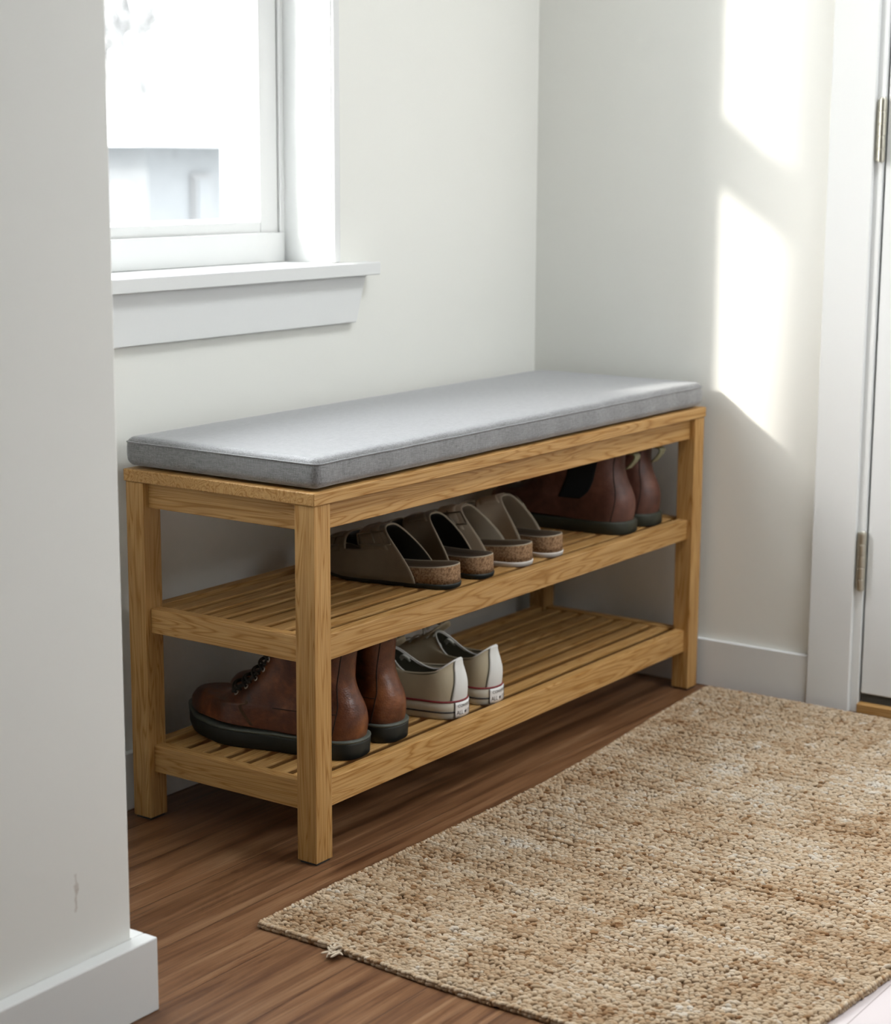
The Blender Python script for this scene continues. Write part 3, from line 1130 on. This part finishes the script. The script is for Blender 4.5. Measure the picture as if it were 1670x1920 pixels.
# ---- lace-up boot
def make_boot(label, loc, rz, side):
    root = thing('lace_up_boot', label, 'boot', loc, rz, BOOTS)
    la = Last(.300, .0385, .0355, .0475, side)
    sole_mesh(la, .300, [(.0, -.004), (.002, -.0015), (.012, -.001), (.0215, 0), (.0235, -.0005)], spring=.012).build('sole', M['rubber'], root, smooth=True, bevel=0)
    sole_mesh(la, .300, [(.0232, -.0006), (.0250, .0008), (.0268, .0004), (.0275, -.003)], spring=.012).build('welt', M['welt'], root, smooth=True)
    lu = Last(.300, .0365, .0335, .0445, side)
    spec = [
        # yh    zh    yf    zf     m    mt  sag  ra    rb
        (.0050, .0255, .2955, .0370, 1.00, 1.00, .000, .034, .050),
        (.0020, .0440, .2930, .0500, 1.00, .99, .001, .035, .056),
        (.0030, .0590, .2740, .0640, .98, .97, .002, .036, .074),
        (.0080, .0740, .2260, .0660, .94, .92, .003, .036, .070),
        (.0150, .0880, .1920, .0830, .90, .88, .004, .035, .062),
        (.0205, .1040, .1630, .1070, .88, .88, .003, .034, .050),
        (.0200, .1260, .1460, .1330, .88, .92, .002, .035, .044),
        (.0170, .1500, .1420, .1560, .90, .95, .001, .036, .042),
        (.0155, .1650, .1400, .1690, .91, .96, .001, .036, .042)]
    up = Upper(lu, spec)
    body = up.mesh(52).build('upper', [M['boot'], M['boot_inner'], M['boot']], root, smooth=True, solid=.003)
    # back strip seams and counter seam
    for th in (.62, -.62):
        s_ = MB()
        s_.tube(up.seam([(t, th * (1.05 - .25 * t)) for t in np.linspace(.02, .99, 40)], d=.0002), .00085, 6)
        s_.build('back_seam', M['seam_dark'], root, smooth=True)
    for sg in (1, -1):
        for o_ in (0, .014, .028):
            # rows of stitching curving from the eyelets down to the sole
            s_ = MB()
            s_.tube(up.seam([(.40 - .36 * u ** 1.5, sg * (2.10 - .50 * u + o_)) for u in np.linspace(0, 1, 26)], d=.0004), .0006, 5)
            s_.build('vamp_seam', M['seam_light'], root, smooth=True)
        s_ = MB()
        s_.tube(up.seam([(.30 + .0 * u, sg * (.62 + .9 * u)) for u in np.linspace(0, 1, 16)], d=.0003), .0006, 5)
        s_.build('heel_counter_seam', M['seam_dark'], root, smooth=True)
    # dark tongue showing between the facings
    tg = up.patch(.42, .99, PI - .50, PI + .50, .0012, 20, 11)
    tg.build('tongue', M['lace_black'], root, smooth=True, solid=.002)
    lc = MB()
    ts = np.linspace(.44, .95, 8)
    for i, t in enumerate(ts):
        a_, b_ = PI - .62, PI + .62
        t2 = min(.98, t + .035)
        pts = [up.off(t + (t2 - t) * u, a_ + (b_ - a_) * u, .0022 + .0042 * math.sin(PI * u)) for u in np.linspace(0, 1, 13)]
        lc.tube(pts, .0017, 7)
        pts = [up.off(t + (t2 - t) * u, b_ + (a_ - b_) * u, .0030 + .0050 * math.sin(PI * u)) for u in np.linspace(0, 1, 13)]
        lc.tube(pts, .0017, 7)
        for th in (a_, b_):
            c_ = up.off(t, th, .0012)
            n_ = up.nrm(t, th)
            u_ = n_.orthogonal().normalized()
            w_ = n_.cross(u_)
            ey = MB()
            ey.tube([c_ + u_ * .0031 * math.cos(q) + w_ * .0031 * math.sin(q) for q in np.linspace(0, 2 * PI, 14, endpoint=False)], .0009, 6, closed=True)
            ey.build('eyelet', M['metal'], root, smooth=True)
    lc.build('laces', M['lace_black'], root, smooth=True)
    return root

make_boot('worn brown leather lace up boot nearest the front left bench leg', (.150, .033, Z1), math.radians(7.0), -1)
make_boot('worn brown leather lace up boot standing beside the white sneakers', (.2415, .036, Z1), math.radians(4.5), 1)

# ---- canvas sneaker
def text_mesh(s, size):
    cu = bpy.data.curves.new('lettering', 'FONT')
    cu.body = s
    cu.size = size
    cu.align_x = 'CENTER'
    cu.resolution_u = 3
    o = bpy.data.objects.new('lettering', cu)
    me = bpy.data.meshes.new_from_object(o)
    vs_ = [tuple(v_.co) for v_ in me.vertices]
    fs_ = [tuple(p_.vertices) for p_ in me.polygons]
    bpy.data.objects.remove(o)
    bpy.data.curves.remove(cu)
    bpy.data.meshes.remove(me)
    return vs_, fs_

def make_sneaker(label, loc, rz, side):
    root = thing('canvas_sneaker', label, 'sneaker', loc, rz, SNEAK)
    ln_ = .268
    la = Last(ln_, .0335, .0325, .0445, side)
    sole_mesh(la, ln_, [(0, -.003), (.002, -.0005), (.0085, .0), (.0135, .0), (.0145, .0006), (.0240, .0004), (.0268, -.0012)], spring=.008).build('midsole', M['rubber_white'], root, smooth=True)
    def band(z, g, r_, nm, mat, th0, th1):
        pts = []
        ring_ = la.ring(0, 0, ln_, 0, 1, 1, 0, .034, .052, 160, 2.15, g)
        for i in range(161):
            f_ = i / 160
            if th0 <= f_ <= th1:
                x, y, _ = ring_[i % 160]
                s = y / ln_
                pts.append((x, y, z + .008 * max(0, (s - .68) / .32) ** 2))
        m_ = MB()
        m_.tube(pts, r_, 6)
        return m_.build(nm, mat, root, smooth=True)
    band(.0268, -.0004, .0015, 'red_stripe', M['stripe_red'], 0, 1)
    band(.0110, .0002, .0012, 'black_stripe', M['stripe_black'], .040, .960)
    lu = Last(ln_, .0320, .0310, .0420, side)
    spec = [
        (.0030, .0250, .2640, .0270, 1.0, 1.0, 0, .032, .055),
        (.0015, .0400, .2580, .0400, 1.0, .98, 0, .032, .070),
        (.0020, .0530, .2200, .0530, .98, .95, .001, .032, .080),
        (.0050, .0660, .1780, .0690, .94, .90, .004, .032, .070),
        (.0085, .0780, .1460, .0820, .90, .82, .013, .031, .050),
        (.0095, .0880, .1200, .0930, .86, .74, .031, .030, .040)]
    up = Upper(lu, spec)
    up.mesh(40).build('upper', [M['canvas'], M['canvas_lining'], M['canvas_light']], root, smooth=True, solid=.0026)
    # back strip over the heel, with its side seams
    up.patch(0, 1, -.34, .34, .0011, 26, 13, lambda u, a_, b_: (a_ * (1 - .22 * u), b_ * (1 - .22 * u))).build('heel_strip', M['canvas_light'], root, smooth=True, solid=.0012)
    for sg in (1, -1):
        s_ = MB()
        s_.tube([up.off(t, sg * .355 * (1 - .22 * t), .0004) for t in np.linspace(.02, .98, 24)], .0007, 5)
        s_.build('heel_seam', M['canvas_lining'], root, smooth=True)
    # collar edge
    c_ = MB()
    c_.tube([Vector(p_) + Vector((0, 0, .0004)) for p_ in up.ring(1)], .0014, 6, closed=True)
    c_.build('collar_binding', M['canvas_light'], root, smooth=True)
    # tongue standing up inside the throat
    tg = MB()
    rows = []
    for u in np.linspace(0, 1, 14):
        y = .190 - .088 * u
        z = .060 + .050 * u - .004 * math.sin(PI * u)
        hw_ = .018 + .007 * u
        rows.append([(lu.cx(y) + hw_ * q, y + .010 * q * q, z - .012 * q * q) for q in np.linspace(-1, 1, 11)])
    tg.loft(rows, closed=False)
    tg.build('tongue', M['canvas'], root, smooth=True, solid=.003, solid_off=0)
    # laces: over the tongue and, inside the collar, small loops through the eyelets
    lc = MB()
    for t in (.56, .66, .76, .86, .95):
        a_, b_ = PI - .55, PI + .55
        p0, p1 = up.pt(t, a_), up.pt(t, b_)
        lift = .006
        lc.tube([p0.lerp(p1, u) + Vector((0, .002, .003 + lift * math.sin(PI * u))) for u in np.linspace(-.02, 1.02, 12)], .0022, 7, flat=.55)
    # tied ends lying over the tongue
    p0 = up.pt(.97, PI) + Vector((0, -.008, .014))
    for sg in (1, -1):
        lc.tube([p0 + Vector((sg * .030 * u, .010 * u + .012 * math.sin(PI * u), .009 * math.sin(PI * u) - .012 * u)) for u in np.linspace(0, 1, 12)], .0019, 7)
        lc.tube([p0 + Vector((sg * (.004 + .022 * math.sin(PI * u)), .020 * u - .004, .012 * math.sin(2 * PI * u) * .5)) for u in np.linspace(0, 1, 14)], .0019, 7)
    lc.build('laces', M['lace_white'], root, smooth=True)
    for sg in (1, -1):
        for (t, th) in ((.90, 2.25), (.80, 2.05)):
            il = MB()
            p_ = up.off(t, sg * th, -.0045)
            il.tube([p_ + Vector((-sg * .004 * math.sin(PI * u), (u - .5) * .016, .006 * math.sin(PI * u))) for u in np.linspace(0, 1, 9)], .0018, 6)
            il.build('lace_loop', M['lace_white'], root, smooth=True)
    # heel patch with its print
    ring_ = la.ring(0, 0, ln_, 0, 1, 1, 0, .034, .052, 720, 2.15, .0005)
    def arc(side_sign):
        out, acc = [(0.0, Vector(ring_[0]), None)], 0
        for i in range(1, 200):
            p0, p1 = Vector(ring_[(side_sign * (i - 1)) % 720]), Vector(ring_[(side_sign * i) % 720])
            acc += (p1 - p0).length
            out.append((acc, p1, None))
        return out
    arcs = {1: arc(1), -1: arc(-1)}
    def heel(u, z, d):
        lst = arcs[1 if u >= 0 else -1]
        au = abs(u)
        for (s0, p0, _), (s1, p1, _) in zip(lst, lst[1:]):
            if s1 >= au:
                q = p0.lerp(p1, (au - s0) / max(1e-9, s1 - s0))
                tg_ = (p1 - p0).normalized()
                nn = Vector((tg_.y, -tg_.x, 0))
                if nn.dot(q - Vector((la.cx(.035), .035, 0))) < 0:
                    nn = -nn
                return q + nn * d + Vector((0, 0, z))
        return lst[-1][1] + Vector((0, 0, z))
    pm = MB()
    pm.loft([[heel(u, z, .0014) for u in np.linspace(-.0205, .0205, 21)] for z in np.linspace(.0030, .0255, 6)], closed=False)
    patch = pm.build('heel_patch', M['patch_white'], root, smooth=True, solid=.0013)
    for ue in (-.0205, .0205):
        em = MB()
        em.tube([heel(ue, z, .0014) for z in np.linspace(.003, .0255, 6)], .0005, 5)
        em.build('patch_edge', M['ink'], patch)
    lt = MB()
    for s, size, u0, z0_, wx in (('CONVERSE', .0062, 0, .0178, 1.05), ('ALL', .0094, -.0118, .0068, .80), ('STAR', .0072, .0118, .0074, .92)):
        v_, f_ = text_mesh(s, size)
        lt.add([heel(u0 + x * wx, z0_ + y, .0019) for x, y, _ in v_], f_)
    star = []
    for q in range(10):
        r_ = .0036 if q % 2 == 0 else .0015
        star.append((r_ * math.sin(q * PI / 5), r_ * math.cos(q * PI / 5)))
    lt.add([heel(0.0, .0098, .0019)] + [heel(x, .0098 + y, .0019) for x, y in star], [(0, 1 + q, 1 + (q + 1) % 10) for q in range(10)])
    lt.build('lettering', M['ink'], patch, recalc=False)
    return root

make_sneaker('off white canvas sneaker standing beside the brown boots', (.384, .030, Z1), math.radians(4.0), -1)
make_sneaker('off white canvas sneaker with empty slats to its right', (.475, .029, Z1), math.radians(2.0), 1)

# ---- two-strap cork sandal
def make_sandal(label, loc, rz, side, group, mats, length=.245):
    root = thing('strap_sandal', label, 'sandal', loc, rz, group)
    mu, mi, ms = mats
    la = Last(length, .0300, .0280, .0375, side)
    sole_mesh(la, length, [(0, -.002), (.0015, 0), (.0065, .0012), (.0078, .0006)], spring=.006, ra=.030, rb=.045).build('sole', ms, root, smooth=True)
    def rim(y):
        s = y / length
        return .0345 - .006 * math.sin(PI * min(1, s * 1.2)) + .002 * max(0, s - .8)
    N = 72
    def ringz(zf, g):
        pts = []
        for x, y, _ in la.ring(0, 0, length, 0, 1, 1, 0, .030, .045, N, 2.1, g):
            s = y / length
            pts.append((x, y, zf(y) + .006 * max(0, (s - .68) / .32) ** 2))
        return pts
    cork = MB()
    cork.loft([ringz(lambda y: .0076, -.0004), ringz(lambda y: .016, -.0006), ringz(lambda y: rim(y) - .0015, -.0012), ringz(rim, -.0022)], True, True, False)
    cork.build('cork_midsole', M['cork'], root, smooth=True)
    fb = MB()
    def inner(zo, g, k):
        return [(la.cx(y) + (x - la.cx(y)) * k, length * .5 + (y - length * .5) * (1 - (1 - k) * .45), z + zo) for x, y, z in ringz(rim, g)]
    cen = [(la.cx(y), length * .5 + (y - length * .5) * .6, .0145) for _, y, _ in ringz(rim, 0)]
    rings = [ringz(rim, -.0022), inner(0, -.0040, 1.0), inner(-.004, -.007, .98), inner(-.009, -.012, .93), inner(-.0118, -.02, .70), cen]
    fb.loft(rings)
    fb.build('footbed', M['footbed'], root, smooth=True)
    eb = MB()
    eb.tube([Vector(p_) for p_ in ringz(lambda y: rim(y) + .0001, -.0028)], .0011, 6, closed=True)
    eb.build('footbed_edge', M['edge_pale'], root, smooth=True)
    # upper: low side panels rising into two straps with a gap between
    yb_side, yb_top, yf_side, yf_top = .050, .110, .232, .214
    def H(y):
        return interp([(.0, .078), (.11, .076), (.155, .066), (.205, .048), (.245, .036)], y)
    def P(yfr, ph, d=0.0):
        sn = max(0.0, math.sin(ph))
        # the back edge sweeps forward as it climbs
        yb = yb_side + (yb_top - yb_side) * sn ** 1.15
        yf = yf_side + (yf_top - yf_side) * sn
        y = yb + (yf - yb) * yfr
        w = la.hw(y) * (1.0 if y < length - .045 else math.sqrt(max(.05, 1 - ((y - length + .045) / .045) ** 2.1))) + .0022 + d
        cs = math.cos(ph)
        x = la.cx(y) - w * (abs(cs) ** .62) * (1 if cs > 0 else -1)
        z = .0078 + (H(y) + d) * sn ** .80 + .006 * max(0, (y / length - .68) / .32) ** 2
        return Vector((x, y, z))
    NU, NP = 40, 44
    grid = [[P(i / (NU - 1), PI * j / (NP - 1)) for j in range(NP)] for i in range(NU)]
    mb_ = MB()
    vs_ = [p_ for row in grid for p_ in row]
    fs_ = []
    for i in range(NU - 1):
        for j in range(NP - 1):
            ph = PI * (j + .5) / (NP - 1)
            u = (i + .5) / (NU - 1)
            if .42 < u < .61 and .55 < ph < PI - .55:
                continue
            fs_.append((i * NP + j, i * NP + j + 1, (i + 1) * NP + j + 1, (i + 1) * NP + j))
    mb_.add(vs_, fs_)
    mb_.build('upper', [mu, mi, M['edge_pale']], root, smooth=True, solid=.0030, solid_off=1)
    # strap tails with buckles on the outer side
    for u0, u1 in ((.06, .40), (.64, .97)):
        sm2 = MB()
        rows = []
        for ph in np.linspace(.52, 2.15, 22):
            pp_ = ph if side < 0 else PI - ph
            sway = .03 * math.sin(ph * 2)
            rows.append([P(u0 + (u1 - u0) * q + sway, pp_, .0034 + .0008 * math.sin((ph - .52) * 2)) for q in np.linspace(.08, .92, 7)])
        sm2.loft(rows, closed=False)
        sm2.build('strap', mu, root, smooth=True, solid=.0026)
        um = (u0 + u1) / 2
        pb = .80 if side < 0 else PI - .80
        hw_ = (u1 - u0) * .56
        pts = []
        for du, dp in ((-hw_, -.16), (hw_, -.16), (hw_, .20), (-hw_, .20)):
            pts.append(P(um + du, pb + (dp if side < 0 else -dp), .0066))
        bk = MB()
        loop = []
        for q in range(4):
            for f_ in np.linspace(0, 1, 6)[:-1]:
                loop.append(pts[q].lerp(pts[(q + 1) % 4], f_))
        bk.tube(loop, .0012, 7, closed=True)
        bk.tube([P(um, pb - (.16 if side < 0 else -.16), .0068), P(um, pb + (.26 if side < 0 else -.26), .0068)], .0009, 6)
        bk.build('buckle', M['buckle'], root, smooth=True)
    return root

TA = (M['suede_taupe'], M['suede_dark'], M['rubber'])
BE = (M['suede_beige'], M['suede_beige_in'], M['sole_white'])
make_sandal('dark taupe suede strap sandal nearest the front left leg', (.374, .036, Z2), math.radians(4.5), -1, SAND_T, TA)
make_sandal('dark taupe suede strap sandal second from the left', (.4585, .035, Z2), math.radians(2.0), 1, SAND_T, TA)
make_sandal('beige strap sandal with white sole beside the dark taupe pair', (.5665, .034, Z2), math.radians(4.0), -1, SAND_B, BE)
make_sandal('beige strap sandal with white sole beside the ankle boots', (.6525, .033, Z2), math.radians(2.0), 1, SAND_B, BE)

# ---- pull-on ankle boot
def make_chelsea(label, loc, rz, side):
    root = thing('ankle_boot', label, 'boot', loc, rz, CHEL)
    ln_ = .292
    la = Last(ln_, .0390, .0355, .0460, side)
    sole_mesh(la, ln_, [(.0, -.003), (.002, -.0005), (.0185, .0), (.0205, -.0008), (.0215, -.003)], spring=.012).build('sole', M['rubber_olive'], root, smooth=True)
    lu = Last(ln_, .0365, .0335, .0435, side)
    spec = [
        (.0060, .0195, .2870, .0290, 1.00, 1.00, 0, .034, .050),
        (.0025, .0380, .2840, .0440, 1.00, .99, .001, .035, .060),
        (.0030, .0560, .2620, .0580, .98, .96, .002, .036, .078),
        (.0090, .0740, .2180, .0660, .93, .92, .003, .036, .070),
        (.0180, .0920, .1780, .0900, .89, .90, .003, .034, .052),
        (.0225, .1120, .1560, .1160, .87, .92, .002, .034, .044),
        (.0220, .1300, .1480, .1330, .88, .94, .001, .035, .042),
        (.0210, .1420, .1460, .1440, .89, .95, .004, .035, .042)]
    up = Upper(lu, spec)
    up.mesh(48).build('upper', [M['chelsea'], M['boot_inner'], M['chelsea']], root, smooth=True, solid=.003)
    for sg in (1, -1):
        up.patch(.30, .995, sg * .98, sg * 1.86, .0009, 22, 12,
                 lambda u, a_, b_: (a_ + (b_ - a_) * .22 * (1 - u) ** 2, b_ - (b_ - a_) * .42 * (1 - u) ** 2)).build('elastic_gusset', M['elastic'], root, smooth=True, solid=.001)
    for th in (.50, -.50):
        s_ = MB()
        s_.tube(up.seam([(t, th * (1.1 - .25 * t)) for t in np.linspace(.02, .99, 36)], d=.0002), .0009, 6)
        s_.build('back_seam', M['seam_dark'], root, smooth=True)
    tb = MB()
    rows = []
    p0 = up.pt(.86, 0)
    for u in np.linspace(0, 1, 22):
        a_ = u * PI * 1.15
        dy = -.0020 - .0155 * math.sin(a_ * .87) - .006 * u
        dz = .003 + .008 * math.sin(PI * u) - .024 * u ** 1.3
        rows.append([(p0.x + q * .0095, p0.y + dy * 1.25, p0.z + dz) for q in np.linspace(-1, 1, 9)])
    tb.loft(rows, closed=False)
    tb.build('pull_tab', M['tab'], root, smooth=True, solid=.0022, solid_off=0)
    return root

make_chelsea('dark brown ankle boot with its black elastic side in view beside the sandals', (.8835, .0315, Z2), math.radians(.8), -1)
make_chelsea('dark brown ankle boot with olive pull tab, rightmost on the upper shelf', (.9705, .0325, Z2), math.radians(-1), 1)

# ------------------------------------------------------------------ light
w = bpy.data.worlds.new('overcast_sky')
scene.world = w
w.use_nodes = True
nt_ = w.node_tree
nt_.nodes.clear()
out = nt_.nodes.new('ShaderNodeOutputWorld')
bg = nt_.nodes.new('ShaderNodeBackground')
bg.inputs['Strength'].default_value = 1.0
SKY_LOW, SKY_HIGH, GLOW = 3.4, 10.0, 14.0
sun_dir = Vector((1.0, -.605, -.44))
# overcast gradient (brighter overhead) with a hazy glow round the sun
tc = nt_.nodes.new('ShaderNodeTexCoord')
def wmath(op, a_, b_=None, c_=None):
    nd = nt_.nodes.new('ShaderNodeMath')
    nd.operation = op
    for i_, v_ in enumerate((a_, b_, c_)):
        if v_ is None:
            continue
        if isinstance(v_, bpy.types.NodeSocket):
            nt_.links.new(v_, nd.inputs[i_])
        else:
            nd.inputs[i_].default_value = v_
    return nd.outputs[0]
sxyz = nt_.nodes.new('ShaderNodeSeparateXYZ')
nt_.links.new(tc.outputs['Generated'], sxyz.inputs[0])
up_ = wmath('MAXIMUM', sxyz.outputs[2], 0.0)
dot = nt_.nodes.new('ShaderNodeVectorMath')
dot.operation = 'DOT_PRODUCT'
nt_.links.new(tc.outputs['Generated'], dot.inputs[0])
dot.inputs[1].default_value = (-sun_dir).normalized()
gl_ = wmath('POWER', wmath('MAXIMUM', dot.outputs['Value'], 0.0), 14.0)
tot_ = wmath('ADD', wmath('MULTIPLY_ADD', up_, SKY_HIGH, SKY_LOW), wmath('MULTIPLY', gl_, GLOW))
skc = nt_.nodes.new('ShaderNodeMix')
skc.data_type = 'RGBA'
nt_.links.new(gl_, skc.inputs[0])
skc.inputs[6].default_value = (.925, .97, 1.0, 1)
skc.inputs[7].default_value = (1.0, .965, .91, 1)
nt_.links.new(skc.outputs[2], bg.inputs['Color'])
nt_.links.new(tot_, bg.inputs['Strength'])
nt_.links.new(bg.outputs[0], out.inputs[0])

sl = bpy.data.lights.new('sun', 'SUN')
sl.energy = 2.4
sl.angle = math.radians(1.7)
sl.color = (1.0, .965, .90)
so = bpy.data.objects.new('sun', sl)
so.rotation_euler = sun_dir.to_track_quat('-Z', 'Y').to_euler()
so.location = (-4, 4, 4)
COL.objects.link(so)

def portal(name, loc, rot, sx, sy):
    l = bpy.data.lights.new(name, 'AREA')
    l.shape = 'RECTANGLE'
    l.size, l.size_y = sx, sy
    l.cycles.is_portal = True
    o = bpy.data.objects.new(name, l)
    o.location = loc
    o.rotation_euler = rot
    COL.objects.link(o)
portal('window_portal', ((OXL + OXR) / 2, WY + WT + .08, (OZ0 + OZ1) / 2), (-PI / 2, 0, 0), OXR - OXL, OZ1 - OZ0)
portal('back_portal', ((BX0 + BX1) / 2, BY - .11, (BZ0 + BZ1) / 2), (PI / 2, 0, 0), BX1 - BX0, BZ1 - BZ0)
portal('roof_portal', ((RX0 + RX1) / 2, (RY0 + RY1) / 2, CZ + .15), (0, 0, 0), RX1 - RX0, RY1 - RY0)

# ------------------------------------------------------------------ camera
cam = bpy.data.cameras.new('camera')
co = bpy.data.objects.new('camera', cam)
COL.objects.link(co)
yaw, pitch, roll = .957671, -.185948, .005041
fw = Vector((math.sin(yaw) * math.cos(pitch), math.cos(yaw) * math.cos(pitch), math.sin(pitch)))
rt = Vector((math.cos(yaw), -math.sin(yaw), 0))
upv = rt.cross(fw)
rt2 = rt * math.cos(roll) + upv * math.sin(roll)
up2 = -rt * math.sin(roll) + upv * math.cos(roll)
mat = Matrix((rt2, up2, -fw)).transposed().to_4x4()
mat.translation = Vector((-1.821445, -1.486176, .918367))
co.matrix_world = mat
cam.sensor_fit = 'VERTICAL'
cam.sensor_height = 36
cam.lens = 3518.56 / 1920 * 36
cam.clip_start = .02
cam.dof.use_dof = True
cam.dof.focus_distance = 2.42
cam.dof.aperture_fstop = 5.6
scene.camera = co

scene.view_settings.view_transform = 'Standard'
scene.view_settings.look = 'None'
scene.view_settings.exposure = .48
scene.view_settings.gamma = 1
scene.view_settings.use_curve_mapping = False
scene.cycles.use_denoising = True
scene.cycles.use_adaptive_sampling = True
scene.cycles.adaptive_threshold = .018
scene.cycles.max_bounces = 8
scene.cycles.diffuse_bounces = 3
scene.cycles.glossy_bounces = 3
scene.cycles.sample_clamp_indirect = 8
